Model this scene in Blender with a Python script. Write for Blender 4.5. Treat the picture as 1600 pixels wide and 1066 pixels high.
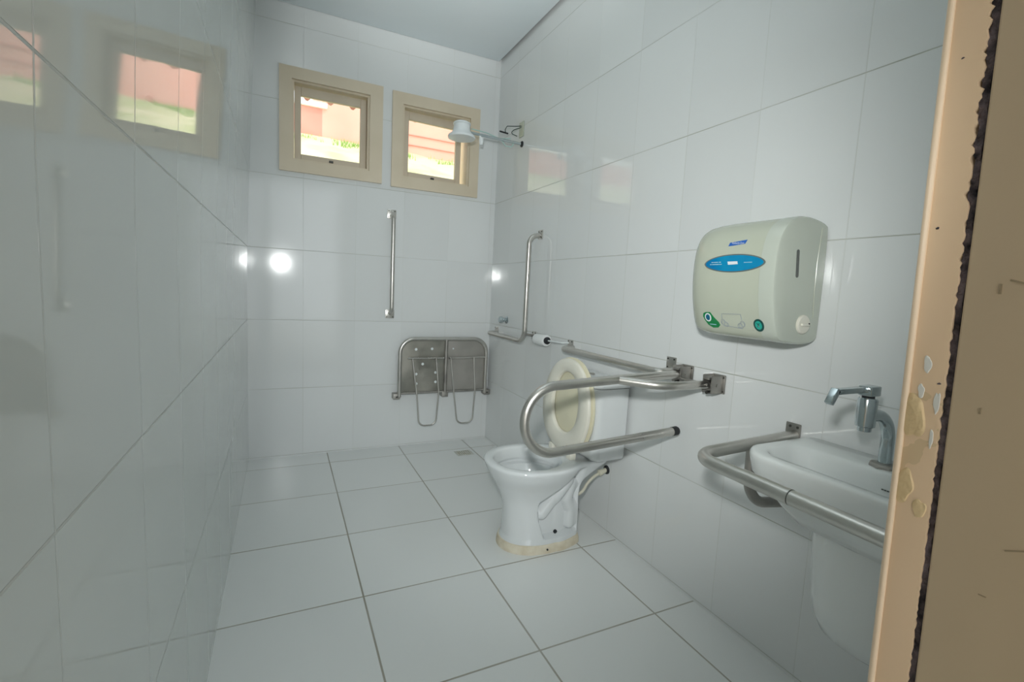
import bpy, bmesh, math, random
from mathutils import Vector, Matrix
from math import sin, cos, pi, radians, sqrt

random.seed(4)
S = bpy.context.scene
for o in list(bpy.data.objects):
    bpy.data.objects.remove(o)
COL = S.collection

# ------------------------------------------------------------------ camera
YAW, PITCH, ROLL = 0.4507, -0.1056, 0.0492
CAM = Vector((-1.33488, -3.13608, 1.08307))
_F = Vector((sin(YAW)*cos(PITCH), cos(YAW)*cos(PITCH), sin(PITCH)))
_R = Vector((cos(YAW), -sin(YAW), 0)); _U = _R.cross(_F)
_R2 = _R*cos(ROLL) + _U*sin(ROLL); _U2 = -_R*sin(ROLL) + _U*cos(ROLL)
cd = bpy.data.cameras.new('camera'); cd.sensor_fit = 'HORIZONTAL'; cd.sensor_width = 36; cd.lens = 16.735
cd.clip_start = 0.01; cd.clip_end = 200
cam = bpy.data.objects.new('camera', cd); COL.objects.link(cam)
M = Matrix((_R2, _U2, -_F)).transposed().to_4x4(); M.translation = CAM
cam.matrix_world = M
S.camera = cam

# ------------------------------------------------------------------ world, daylight, exposure
w = bpy.data.worlds.new('world'); S.world = w; w.use_nodes = True
nt = w.node_tree; nt.nodes.clear()
out = nt.nodes.new('ShaderNodeOutputWorld'); bg = nt.nodes.new('ShaderNodeBackground')
tc = nt.nodes.new('ShaderNodeTexCoord'); sp = nt.nodes.new('ShaderNodeSeparateXYZ'); rp = nt.nodes.new('ShaderNodeValToRGB')
nt.links.new(tc.outputs['Generated'], sp.inputs[0]); nt.links.new(sp.outputs['Z'], rp.inputs[0])
rp.color_ramp.elements[0].position = 0.0; rp.color_ramp.elements[0].color = (.86, .90, .92, 1)
rp.color_ramp.elements[1].position = 0.9; rp.color_ramp.elements[1].color = (.90, .98, 1.0, 1)
nt.links.new(rp.outputs[0], bg.inputs[0]); nt.links.new(bg.outputs[0], out.inputs[0])
bg.inputs[1].default_value = .95

def area(name, loc, target, sx, sy, power, color=(1, 1, 1), portal=False):
    l = bpy.data.lights.new(name, 'AREA'); l.shape = 'RECTANGLE'; l.size = sx; l.size_y = sy
    l.energy = power; l.color = color
    if portal: l.cycles.is_portal = True
    o = bpy.data.objects.new(name, l); COL.objects.link(o); o.location = loc
    o.rotation_euler = (Vector(target) - Vector(loc)).to_track_quat('-Z', 'Y').to_euler()
    return o
area('doorway_portal', (-1.085, -2.86, 1.07), (-1.085, 0, 1.07), .77, 2.1, 1, portal=True)
# the camera's own little flash, just above and left of the lens
area('window_portal', (-1.0725, .16, 1.995), (-1.0725, -1, 1.995), .43, .44, 1, portal=True)
area('window_portal', (-.431, .16, 1.986), (-.431, -1, 1.986), .44, .44, 1, portal=True)
# the photographer's flash, just above and left of the lens, with most of its light sent up to the ceiling
def spot(name, loc, target, power, size, blend, soft, color=(.97, 1.0, .985)):
    l = bpy.data.lights.new(name, 'SPOT'); l.energy = power; l.color = color; l.shadow_soft_size = soft
    l.spot_size = radians(size); l.spot_blend = blend
    o = bpy.data.objects.new(name, l); COL.objects.link(o); o.location = loc
    o.rotation_euler = (Vector(target) - Vector(loc)).to_track_quat('-Z', 'Y').to_euler(); return o
spot('camera_flash', (-1.36, -3.08, 1.275), (.48, 0, 1.0), 28, 86, 1.0, .042)
spot('bounce_flash', (-1.20, -3.04, 1.34), (-.85, -1.65, 2.6), 95, 52, 1.0, .04)
sl = bpy.data.lights.new('sun', 'SUN'); sl.energy = .7; sl.angle = radians(3); sl.color = (1, .96, .88)
so_ = bpy.data.objects.new('sun', sl); COL.objects.link(so_); so_.rotation_euler = Vector((.5, -.5, 1)).to_track_quat('Z', 'Y').to_euler()

S.view_settings.view_transform = 'Standard'; S.view_settings.look = 'None'
S.view_settings.exposure = 1.52; S.view_settings.gamma = 1.0
S.view_settings.use_curve_mapping = False

# ------------------------------------------------------------------ room numbers
XL = -1.522; H = 2.6145; YF = -2.843          # left wall, ceiling, inner face of the front wall
XJ = -0.70                                     # door jamb plane
TV = 0.298; TH = 0.4167; R0 = 0.4267; TF = 0.4517

# ------------------------------------------------------------------ materials
def principled(name, color, rough=.5, metal=0, spec=None, coat=0):
    m = bpy.data.materials.new(name); m.use_nodes = True
    b = m.node_tree.nodes['Principled BSDF']
    b.inputs['Base Color'].default_value = (*color, 1); b.inputs['Roughness'].default_value = rough
    b.inputs['Metallic'].default_value = metal
    if spec is not None: b.inputs['Specular IOR Level'].default_value = spec
    if coat: b.inputs['Coat Weight'].default_value = coat; b.inputs['Coat Roughness'].default_value = .05
    return m
def N(m, t): return m.node_tree.nodes.new(t)
def L(m, a, b): m.node_tree.links.new(a, b)
def noisy(name, c1, c2, scale=8, rough=.5, metal=0, bump=0, bscale=40, lo=.35, hi=.65, rough2=None, stretch=None, spec=None):
    m = principled(name, c1, rough, metal, spec); b = m.node_tree.nodes['Principled BSDF']
    t = N(m, 'ShaderNodeTexCoord'); mp = N(m, 'ShaderNodeMapping')
    if stretch: mp.inputs['Scale'].default_value = stretch
    L(m, t.outputs['Object'], mp.inputs[0])
    n = N(m, 'ShaderNodeTexNoise'); n.inputs['Scale'].default_value = scale; n.inputs['Detail'].default_value = 4
    L(m, mp.outputs[0], n.inputs['Vector'])
    r = N(m, 'ShaderNodeValToRGB'); r.color_ramp.elements[0].position = lo; r.color_ramp.elements[1].position = hi
    r.color_ramp.elements[0].color = (*c1, 1); r.color_ramp.elements[1].color = (*c2, 1)
    L(m, n.outputs['Fac'], r.inputs[0]); L(m, r.outputs[0], b.inputs['Base Color'])
    if rough2 is not None:
        mr = N(m, 'ShaderNodeMapRange'); mr.inputs['To Min'].default_value = rough; mr.inputs['To Max'].default_value = rough2
        mr.inputs['From Min'].default_value = lo; mr.inputs['From Max'].default_value = hi
        L(m, n.outputs['Fac'], mr.inputs['Value']); L(m, mr.outputs[0], b.inputs['Roughness'])
    if bump:
        n2 = N(m, 'ShaderNodeTexNoise'); n2.inputs['Scale'].default_value = bscale; n2.inputs['Detail'].default_value = 3
        L(m, mp.outputs[0], n2.inputs['Vector'])
        bp = N(m, 'ShaderNodeBump'); bp.inputs['Strength'].default_value = bump; bp.inputs['Distance'].default_value = .01
        L(m, n2.outputs['Fac'], bp.inputs['Height']); L(m, bp.outputs[0], b.inputs['Normal'])
    return m
def math_node(m, op, a, b=None):
    n = N(m, 'ShaderNodeMath'); n.operation = op
    for i, v in enumerate((a, b)):
        if v is None: continue
        if isinstance(v, (int, float)): n.inputs[i].default_value = v
        else: L(m, v, n.inputs[i])
    return n.outputs[0]
def tile_mat(name, ua, uo, up, va, vo, vp, col, grout, gw, rough, spec=.5, bump=.1, ripple=6, tilt=.0, gnoise=.35, wu=1.0):
    """glazed tiles with grout lines; ua/va pick the world axes"""
    m = principled(name, col, rough, 0, spec); b = m.node_tree.nodes['Principled BSDF']
    t = N(m, 'ShaderNodeTexCoord'); s = N(m, 'ShaderNodeSeparateXYZ'); L(m, t.outputs['Object'], s.inputs[0])
    ids = []; ds = []
    for ax, off, per in ((ua, uo, up), (va, vo, vp)):
        q = math_node(m, 'DIVIDE', math_node(m, 'SUBTRACT', s.outputs[ax], off), per)
        ids.append(math_node(m, 'FLOOR', q))
        f = math_node(m, 'FRACT', q)
        d = math_node(m, 'MULTIPLY', math_node(m, 'MINIMUM', f, math_node(m, 'SUBTRACT', 1.0, f)), per)
        ds.append(d)
    mask = []
    for k_, dd_ in enumerate(ds):
        q_ = N(m, 'ShaderNodeMapRange'); q_.interpolation_type = 'SMOOTHSTEP'
        q_.inputs['From Min'].default_value = gw*.5; q_.inputs['From Max'].default_value = gw*.5+.0010
        q_.inputs['To Min'].default_value = wu if k_ == 0 else 1; q_.inputs['To Max'].default_value = 0
        L(m, dd_, q_.inputs['Value']); mask.append(q_.outputs[0])
    g = math_node(m, 'MAXIMUM', mask[0], mask[1])
    # grout is cleaner in places
    n = N(m, 'ShaderNodeTexNoise'); n.inputs['Scale'].default_value = 2.2; n.inputs['Detail'].default_value = 3
    L(m, t.outputs['Object'], n.inputs['Vector'])
    mg = N(m, 'ShaderNodeMapRange'); mg.inputs['From Min'].default_value = .35; mg.inputs['From Max'].default_value = .65
    mg.inputs['To Min'].default_value = gnoise; mg.inputs['To Max'].default_value = 1
    L(m, n.outputs['Fac'], mg.inputs['Value'])
    fac = math_node(m, 'MULTIPLY', g, mg.outputs[0])
    # every tile a shade of its own
    cb = N(m, 'ShaderNodeCombineXYZ'); L(m, ids[0], cb.inputs[0]); L(m, ids[1], cb.inputs[1])
    wn = N(m, 'ShaderNodeTexWhiteNoise'); wn.noise_dimensions = '2D'; L(m, cb.outputs[0], wn.inputs['Vector'])
    hs = N(m, 'ShaderNodeHueSaturation'); hs.inputs['Color'].default_value = (*col, 1)
    vv = N(m, 'ShaderNodeMapRange'); vv.inputs['To Min'].default_value = .975; vv.inputs['To Max'].default_value = 1.02
    L(m, wn.outputs['Value'], vv.inputs['Value']); L(m, vv.outputs[0], hs.inputs['Value'])
    mx = N(m, 'ShaderNodeMix'); mx.data_type = 'RGBA'
    L(m, fac, mx.inputs['Factor']); L(m, hs.outputs[0], mx.inputs['A']); mx.inputs['B'].default_value = (*grout, 1)
    L(m, mx.outputs['Result'], b.inputs['Base Color'])
    rr = N(m, 'ShaderNodeMapRange'); rr.inputs['To Min'].default_value = rough; rr.inputs['To Max'].default_value = .7
    L(m, g, rr.inputs['Value']); L(m, rr.outputs[0], b.inputs['Roughness'])
    n2 = N(m, 'ShaderNodeTexNoise'); n2.inputs['Scale'].default_value = ripple; n2.inputs['Detail'].default_value = 1
    L(m, t.outputs['Object'], n2.inputs['Vector'])
    h = math_node(m, 'SUBTRACT', math_node(m, 'MULTIPLY', n2.outputs['Fac'], bump), math_node(m, 'MULTIPLY', g, .35))
    bp = N(m, 'ShaderNodeBump'); bp.inputs['Strength'].default_value = 1; bp.inputs['Distance'].default_value = .002
    L(m, h, bp.inputs['Height']); L(m, bp.outputs[0], b.inputs['Normal'])
    return m

WT = (.79, .81, .81)
GR = (.47, .48, .42)
M_right = tile_mat('tile_right', 1, -1.468, TV, 2, R0, TH, WT, GR, .0020, .06, bump=.12, gnoise=.3, wu=.4)
M_back = tile_mat('tile_back', 0, -.0346, TV, 2, R0, TH, WT, GR, .0018, .10, bump=.12, gnoise=.15, wu=.4)
M_left = tile_mat('tile_left', 1, -2.59, TV, 2, R0, TH, (.56, .60, .58), (.50, .52, .49), .0020, .045, bump=.25, ripple=5, wu=.45, gnoise=.1)  # light falloff painted in as a darker base than the other walls
M_floor = tile_mat('tile_floor', 0, -.181, TF, 1, -.18, TF, (.84, .86, .85), (.38, .36, .30), .0048, .22, bump=.05, gnoise=.75)
M_front = tile_mat('tile_front', 0, -.0346, TV, 2, R0, TH, WT, GR, .0022, .10)
M_ceil = noisy('ceiling_pvc', (.70, .77, .80), (.73, .79, .82), 2, .35)
M_dark = principled('shadow_gap', (.05, .06, .06), .9)
M_concrete = noisy('outside_concrete', (.42, .40, .37), (.52, .50, .46), 5, .9)
M_steel = noisy('brushed_steel', (.52, .50, .47), (.60, .585, .55), 9, .25, .95, bump=.04, bscale=60, lo=.25, hi=.6, rough2=.34)
M_steel_dull = noisy('dull_steel', (.30, .29, .27), (.46, .44, .41), 12, .38, .85, rough2=.55)
M_plate = noisy('steel_sheet', (.36, .35, .31), (.50, .48, .43), 7, .30, .9, rough2=.45)
M_plate2 = noisy('steel_sheet_matte', (.36, .35, .32), (.44, .42, .39), 7, .5, .6)
M_chrome = principled('chrome', (.52, .58, .60), .14, 1)
M_black = principled('black_rubber', (.015, .017, .02), .55)
M_screw = principled('dark_screw', (.10, .10, .09), .4, .8)
M_cer = principled('white_ceramic', (.76, .79, .80), .09, 0, .6)
M_cer2 = principled('basin_ceramic', (.84, .87, .86), .12, 0, .5)
M_seat = noisy('cream_plastic', (.78, .76, .66), (.82, .80, .71), 6, .28)
M_seat2 = principled('yellowed_plastic', (.76, .72, .54), .35)
M_mortar = noisy('cream_mortar', (.70, .62, .47), (.80, .74, .60), 22, .8, bump=.3, bscale=60)
M_disp = noisy('dispenser_plastic', (.51, .54, .44), (.54, .57, .47), 3, .22)
M_disp_side = noisy('dispenser_side', (.53, .57, .50), (.55, .59, .52), 3, .2)
M_blue = noisy('label_blue', (.0, .17, .42), (.0, .30, .55), 9, .25)
M_rim = principled('label_rim', (.13, .17, .16), .4)
M_logo = principled('logo_blue', (.02, .13, .50), .35)
M_white = principled('label_white', (.80, .85, .86), .4)
M_pale = principled('label_pale_blue', (.35, .60, .70), .4)
M_green = principled('label_green', (.0, .22, .06), .35)
M_teal = principled('label_teal', (.02, .42, .33), .35)
M_dkteal = principled('label_dark_green', (.01, .08, .07), .35)
M_ink = principled('printed_line', (.33, .37, .42), .5)
M_slot = principled('smoked_slot', (.10, .11, .10), .3)
M_wplast = principled('white_plastic', (.82, .86, .87), .3)
M_trim = noisy('window_paint', (.72, .62, .47), (.76, .66, .51), 5, .45)
M_sash = noisy('sash_paint', (.66, .56, .43), (.70, .60, .47), 5, .5)
M_hose = principled('cream_hose', (.72, .70, .57), .45)
M_paper = principled('paper_roll', (.86, .88, .88), .9)
M_wire = principled('dark_wire', (.04, .07, .06), .5)
M_wire2 = principled('pale_green_wire', (.42, .62, .58), .5)
M_terra = noisy('terracotta', (.52, .20, .13), (.64, .30, .20), 12, .85)
M_pink = noisy('pink_render', (.62, .25, .19), (.68, .30, .23), 1.5, .9)
M_pale_pink = noisy('pale_pink_render', (.76, .34, .26), (.82, .42, .33), 1.2, .9)
M_coping = principled('white_coping', (.9, .9, .88), .8)

def glass_mat():
    m = bpy.data.materials.new('window_glass'); m.use_nodes = True; t = m.node_tree; t.nodes.clear()
    o = t.nodes.new('ShaderNodeOutputMaterial'); mx = t.nodes.new('ShaderNodeMixShader')
    tr = t.nodes.new('ShaderNodeBsdfTransparent'); tr.inputs[0].default_value = (.95, .97, .96, 1)
    gl = t.nodes.new('ShaderNodeBsdfGlossy'); gl.inputs['Roughness'].default_value = .03
    f = t.nodes.new('ShaderNodeFresnel'); f.inputs[0].default_value = 1.45
    t.links.new(f.outputs[0], mx.inputs[0]); t.links.new(tr.outputs[0], mx.inputs[1]); t.links.new(gl.outputs[0], mx.inputs[2])
    t.links.new(mx.outputs[0], o.inputs[0]); return m
M_glass = glass_mat()
M_water = principled('bowl_water', (.55, .62, .62), .02, 0, .8)

def grass_mat():
    m = noisy('dry_grass', (.66, .60, .38), (.40, .45, .18), 1.6, .95, bump=.5, bscale=25, lo=.45, hi=.72)
    return m
M_grass = grass_mat()
M_green_grass = principled('green_grass', (.30, .45, .12), .9)

def paint_mat(name, c1, c2, patch=False):
    m = noisy(name, c1, c2, 3, .36, bump=.12, bscale=18, stretch=(1, 1, .35))
    b = m.node_tree.nodes['Principled BSDF']
    if patch:
        t = N(m, 'ShaderNodeTexCoord'); s = N(m, 'ShaderNodeSeparateXYZ'); L(m, t.outputs['Object'], s.inputs[0])
        n = N(m, 'ShaderNodeTexNoise'); n.inputs['Scale'].default_value = 26; n.inputs['Detail'].default_value = 3
        L(m, t.outputs['Object'], n.inputs['Vector'])
        lo = N(m, 'ShaderNodeMapRange'); lo.inputs['From Min'].default_value = .82; lo.inputs['From Max'].default_value = .90
        L(m, s.outputs['Z'], lo.inputs['Value'])
        hi = N(m, 'ShaderNodeMapRange'); hi.inputs['From Min'].default_value = 1.05; hi.inputs['From Max'].default_value = .99
        L(m, s.outputs['Z'], hi.inputs['Value'])
        band = math_node(m, 'MULTIPLY', lo.outputs[0], hi.outputs[0])
        th = math_node(m, 'GREATER_THAN', math_node(m, 'MULTIPLY', band, n.outputs['Fac']), .56)
        mx = N(m, 'ShaderNodeMix'); mx.data_type = 'RGBA'
        src = b.inputs['Base Color'].links[0].from_socket
        L(m, th, mx.inputs['Factor']); L(m, src, mx.inputs['A']); mx.inputs['B'].default_value = (.72, .53, .32, 1)
        L(m, mx.outputs['Result'], b.inputs['Base Color'])
    return m
M_jamb = paint_mat('jamb_paint', (.80, .575, .37), (.84, .61, .40), True)
M_bead = paint_mat('bead_paint', (.84, .65, .46), (.86, .67, .48))
M_leaf = paint_mat('door_paint', (.52, .40, .255), (.56, .43, .285))
M_crust = noisy('old_paint_crust', (.010, .008, .012), (.15, .12, .13), 60, .9, bump=.8, bscale=120)
M_putty = noisy('putty', (.80, .60, .34), (.72, .53, .29), 30, .6, bump=.5, bscale=50)
M_scratch = principled('scratch_brown', (.34, .26, .16), .6)
M_bare = principled('bare_primer', (.80, .78, .72), .5)

# ------------------------------------------------------------------ object helpers
def link(name, bm, mat, parent=None, smooth=True, ang=40):
    bmesh.ops.recalc_face_normals(bm, faces=bm.faces)
    me = bpy.data.meshes.new(name); bm.to_mesh(me); bm.free()
    if smooth:
        for p in me.polygons: p.use_smooth = True
        try: me.set_sharp_from_angle(angle=radians(ang))
        except Exception: pass
    for mm in (mat if isinstance(mat, (list, tuple)) else [mat]): me.materials.append(mm)
    o = bpy.data.objects.new(name, me); COL.objects.link(o)
    if parent: o.parent = parent; o.matrix_parent_inverse = parent.matrix_world.inverted()
    return o
def thing(name, label, cat, loc=(0, 0, 0), group=None):
    o = bpy.data.objects.new(name, None); COL.objects.link(o); o.empty_display_size = .05
    o.location = loc; o.matrix_world = Matrix.Translation(Vector(loc))
    o['label'] = label; o['category'] = cat
    if group: o['group'] = group
    return o
def tag(o, label=None, cat=None, group=None, kind=None):
    for k, v in (('label', label), ('category', cat), ('group', group), ('kind', kind)):
        if v: o[k] = v
    return o
def struct(name, bm, mat, **k):
    o = link(name, bm, mat, None, k.pop('smooth', False)); o['kind'] = 'structure'; return o

def nb(): return bmesh.new()
def box(bm, x0, x1, y0, y1, z0, z1, bev=0, seg=2):
    r = bmesh.ops.create_cube(bm, size=1)
    vs = r['verts']
    for v in vs:
        v.co = Vector(((x0+x1)/2 + v.co.x*(x1-x0), (y0+y1)/2 + v.co.y*(y1-y0), (z0+z1)/2 + v.co.z*(z1-z0)))
    if bev:
        es = list({e for v in vs for e in v.link_edges})
        bmesh.ops.bevel(bm, geom=es, offset=bev, segments=seg, profile=.5, affect='EDGES')
    return bm
def quad(bm, pts):
    return bm.faces.new([bm.verts.new(p) for p in pts])
def wall_with_holes(bm, axis, const, thick, u0, u1, v0, v1, holes):
    """slab perpendicular to `axis` (0=x,1=y); holes=[(u0,u1,v0,v1)]; grid of boxes merged into one mesh"""
    us = sorted({u0, u1, *[h[0] for h in holes], *[h[1] for h in holes]})
    vs = sorted({v0, v1, *[h[2] for h in holes], *[h[3] for h in holes]})
    us = [u for u in us if u0 <= u <= u1]; vs = [v for v in vs if v0 <= v <= v1]
    solid = [[not any(h[0] < (us[i]+us[i+1])/2 < h[1] and h[2] < (vs[j]+vs[j+1])/2 < h[3] for h in holes) for j in range(len(vs)-1)] for i in range(len(us)-1)]
    cache = {}
    def V(i, j, k):
        if (i, j, k) not in cache:
            c = const + thick*k
            cache[(i, j, k)] = bm.verts.new((c, us[i], vs[j]) if axis == 0 else (us[i], c, vs[j]))
        return cache[(i, j, k)]
    ni, nj = len(us)-1, len(vs)-1
    S_ = lambda i, j: 0 <= i < ni and 0 <= j < nj and solid[i][j]
    for i in range(ni):
        for j in range(nj):
            if not solid[i][j]: continue
            for k in (0, 1): bm.faces.new([V(i, j, k), V(i+1, j, k), V(i+1, j+1, k), V(i, j+1, k)])
            if not S_(i-1, j): bm.faces.new([V(i, j, 0), V(i, j+1, 0), V(i, j+1, 1), V(i, j, 1)])
            if not S_(i+1, j): bm.faces.new([V(i+1, j, 0), V(i+1, j+1, 0), V(i+1, j+1, 1), V(i+1, j, 1)])
            if not S_(i, j-1): bm.faces.new([V(i, j, 0), V(i+1, j, 0), V(i+1, j, 1), V(i, j, 1)])
            if not S_(i, j+1): bm.faces.new([V(i, j+1, 0), V(i+1, j+1, 0), V(i+1, j+1, 1), V(i, j+1, 1)])
    return bm
def fillet_path(pts, rad, n=10):
    pts = [Vector(p) for p in pts]; out = [pts[0]]
    for i in range(1, len(pts)-1):
        a, b, c = pts[i-1], pts[i], pts[i+1]
        r = rad[i-1] if isinstance(rad, (list, tuple)) else rad
        u = (a-b).normalized(); v = (c-b).normalized(); ang = u.angle(v)
        if r <= 0 or ang > pi-.02: out.append(b); continue
        d = min(r/math.tan(ang/2), (a-b).length*.499 if i > 1 else (a-b).length*.98, (c-b).length*.499 if i < len(pts)-2 else (c-b).length*.98)
        rr = d*math.tan(ang/2)
        cen = b + (u+v).normalized()*(rr/sin(ang/2))
        p0 = b+u*d; p1 = b+v*d; e0 = p0-cen; e1 = p1-cen; th = e0.angle(e1)
        for k in range(n+1):
            t = k/n
            out.append(cen + (e0*sin((1-t)*th)+e1*sin(t*th))/sin(th))
    out.append(pts[-1]); return out
def sweep(bm, path, r, seg=16, caps=True, closed=False, round_end=False):
    path = [Vector(p) for p in path]; q = [path[0]]
    for p in path[1:]:
        if (p-q[-1]).length > 1e-5: q.append(p)
    path = q; n = len(path)
    rs = r if isinstance(r, (list, tuple)) else [r]*n
    T = []
    for i in range(n):
        if closed: t = path[(i+1) % n]-path[i-1]
        elif i == 0: t = path[1]-path[0]
        elif i == n-1: t = path[-1]-path[-2]
        else: t = (path[i+1]-path[i]).normalized()+(path[i]-path[i-1]).normalized()
        T.append(t.normalized())
    up = Vector((0, 0, 1)) if abs(T[0].z) < .9 else Vector((1, 0, 0))
    nrm = (up - T[0]*up.dot(T[0])).normalized(); rings = []
    for i in range(n):
        if i: nrm = (nrm - T[i]*nrm.dot(T[i])).normalized()
        bi = T[i].cross(nrm)
        rings.append([bm.verts.new(path[i] + (nrm*cos(2*pi*k/seg)+bi*sin(2*pi*k/seg))*rs[i]) for k in range(seg)])
    rng = n if closed else n-1
    for i in range(rng):
        a, b = rings[i], rings[(i+1) % n]
        for k in range(seg): bm.faces.new([a[k], a[(k+1) % seg], b[(k+1) % seg], b[k]])
    if caps and not closed:
        bm.faces.new(rings[0]); bm.faces.new(rings[-1])
    return bm
def tube(bm, pts, r, fil=0, seg=16, n=10, caps=True):
    return sweep(bm, fillet_path(pts, fil, n) if len(pts) > 2 else pts, r, seg, caps)
def lathe(bm, prof, seg=32, origin=(0, 0, 0), axis=(0, 0, 1), close=True):
    """prof: [(r, h)] along axis"""
    ax = Vector(axis).normalized(); up = Vector((0, 0, 1)) if abs(ax.z) < .9 else Vector((1, 0, 0))
    a = (up-ax*up.dot(ax)).normalized(); b = ax.cross(a); o = Vector(origin); rings = []
    for r, h in prof:
        if r < 1e-6: rings.append([bm.verts.new(o+ax*h)])
        else: rings.append([bm.verts.new(o+ax*h+(a*cos(2*pi*k/seg)+b*sin(2*pi*k/seg))*r) for k in range(seg)])
    for p, q in zip(rings, rings[1:]):
        for k in range(seg):
            k2 = (k+1) % seg
            if len(p) == 1 and len(q) == 1: continue
            if len(p) == 1: bm.faces.new([p[0], q[k], q[k2]])
            elif len(q) == 1: bm.faces.new([p[k], p[k2], q[0]])
            else: bm.faces.new([p[k], p[k2], q[k2], q[k]])
    if close:
        for rg in (rings[0], rings[-1]):
            if len(rg) > 1: bm.faces.new(rg)
    return bm
def loft(bm, rings, cap0=True, cap1=True):
    vr = [[bm.verts.new(p) for p in r] for r in rings]; n = len(vr[0])
    for a, b in zip(vr, vr[1:]):
        for k in range(n): bm.faces.new([a[k], a[(k+1) % n], b[(k+1) % n], b[k]])
    if cap0: bm.faces.new(vr[0])
    if cap1: bm.faces.new(vr[-1])
    return bm
def rrect(x0, x1, y0, y1, r, z, n=6):
    """rounded rectangle outline in xy at height z; r: one radius or 4"""
    rs = r if isinstance(r, (list, tuple)) else [r]*4
    pts = []
    for (cx, cy, sx, sy, a0, rr) in ((x1, y1, -1, -1, 0, rs[0]), (x0, y1, 1, -1, pi/2, rs[1]), (x0, y0, 1, 1, pi, rs[2]), (x1, y0, -1, 1, 3*pi/2, rs[3])):
        c = (cx+sx*rr, cy+sy*rr)
        for k in range(n+1):
            a = a0+pi/2*k/n; pts.append(Vector((c[0]+rr*cos(a), c[1]+rr*sin(a), z)))
    return pts
def disc(bm, c, nrm, r, seg=20, h=.001):
    lathe(bm, [(r, 0), (r, h)], seg, c, nrm)

# ------------------------------------------------------------------ SETTING
bm = nb(); box(bm, XL-.3, .3, -2.95, .2, -.1, 0); struct('floor', bm, M_floor)
bm = nb(); wall_with_holes(bm, 0, 0, .15, -2.99, .15, 0, H+.4, []); struct('wall_right', bm, M_right)
bm = nb(); wall_with_holes(bm, 0, XL, -.15, -2.99, .15, 0, H+.4, []); 
bmesh.ops.subdivide_edges(bm, edges=[e for e in bm.edges if abs(e.verts[0].co.z-e.verts[1].co.z) > .5], cuts=40, use_grid_fill=True)
for v in bm.verts:      # the wall leans in a little towards the ceiling
    if v.co.z > 1.15: v.co.x += .036*(v.co.z-1.15)**1.15
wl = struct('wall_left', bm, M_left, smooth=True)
WIN = [(-1.288, -.857, 1.772, 2.218), (-.655, -.207, 1.765, 2.207)]
bm = nb(); wall_with_holes(bm, 1, 0, .15, XL, 0, 0, H+.4, WIN); struct('wall_back', bm, M_back)
bm = nb(); wall_with_holes(bm, 1, YF, -.15, XL, 0, 0, H+.4, [(-1.49, XJ+.06, -.01, 2.18)]); struct('wall_front', bm, M_front)
# ceiling: suspended PVC panel with a dark gap along the walls
bm = nb(); box(bm, XL, -.018, YF, -.004, H, H+.012); struct('ceiling', bm, M_ceil)
bm = nb(); box(bm, XL-.15, .15, -2.99, .15, H+.2, H+.3); struct('ceiling_slab', bm, M_dark)

def make_window(idx, ox0, ox1, oz0, oz1, cx0, cx1, cz0, cz1, sash_shift, swing):
    fr = nb()
    # casing: four mitred boards around the opening, standing proud of the tiles
    o = [(cx0, cz0), (cx1, cz0), (cx1, cz1), (cx0, cz1)]; i_ = [(ox0, oz0), (ox1, oz0), (ox1, oz1), (ox0, oz1)]
    for k in range(4):
        a, b, c, d = o[k], o[(k+1) % 4], i_[(k+1) % 4], i_[k]
        vs = [fr.verts.new((p[0], y, p[1])) for y in (-.016, .0) for p in (a, b, c, d)]
        fr.faces.new(vs[:4]); fr.faces.new(vs[4:])
        for q in range(4): fr.faces.new([vs[q], vs[(q+1) % 4], vs[4+(q+1) % 4], vs[4+q]])
    # reveal lining and stop bead
    t = .012
    box(fr, ox0, ox0+t, 0, .14, oz0, oz1); box(fr, ox1-t, ox1, 0, .14, oz0, oz1)
    box(fr, ox0+t, ox1-t, 0, .14, oz0, oz0+t); box(fr, ox0+t, ox1-t, 0, .14, oz1-t, oz1)
    w_ = link('window', fr, M_trim, None, False); w_.name = 'window_%d' % idx; w_['kind'] = 'structure'
    # sash
    s = nb(); sx0, sx1, sz0, sz1 = ox0+t+.002, ox1-t-.002-sash_shift, oz0+t+.002, oz1-t-.006
    wd = .035; zt = .05
    box(s, sx0, sx0+wd, -.0, .03, sz0, sz1, .003); box(s, sx1-wd, sx1, 0, .03, sz0, sz1, .003)
    box(s, sx0+wd, sx1-wd, 0, .03, sz0, sz0+wd, .003); box(s, sx0+wd, sx1-wd, 0, .03, sz1-zt, sz1, .003)
    g = nb(); box(g, sx0+wd-.004, sx1-wd+.004, .012, .016, sz0+wd-.004, sz1-zt+.004)
    l = nb(); box(l, (sx0+sx1)/2-.012, (sx0+sx1)/2+.012, -.008, .004, sz0+.008, sz0+.02, .002)
    Mx = Matrix.Translation((0, .035, 0)) @ Matrix.Translation((sx0, 0, 0)) @ Matrix.Rotation(swing, 4, 'Z') @ Matrix.Translation((-sx0, 0, 0))
    for b_ in (s, g, l): bmesh.ops.transform(b_, matrix=Mx, verts=b_.verts)
    so = link('sash', s, M_sash, w_, False)
    link('pane', g, M_glass, so, False); link('latch', l, M_screw, so, False)
make_window(1, *WIN[0], -1.354, -.780, 1.706, 2.283, 0, 0)
make_window(2, *WIN[1], -.722, -.142, 1.699, 2.276, .022, radians(4))

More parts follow.
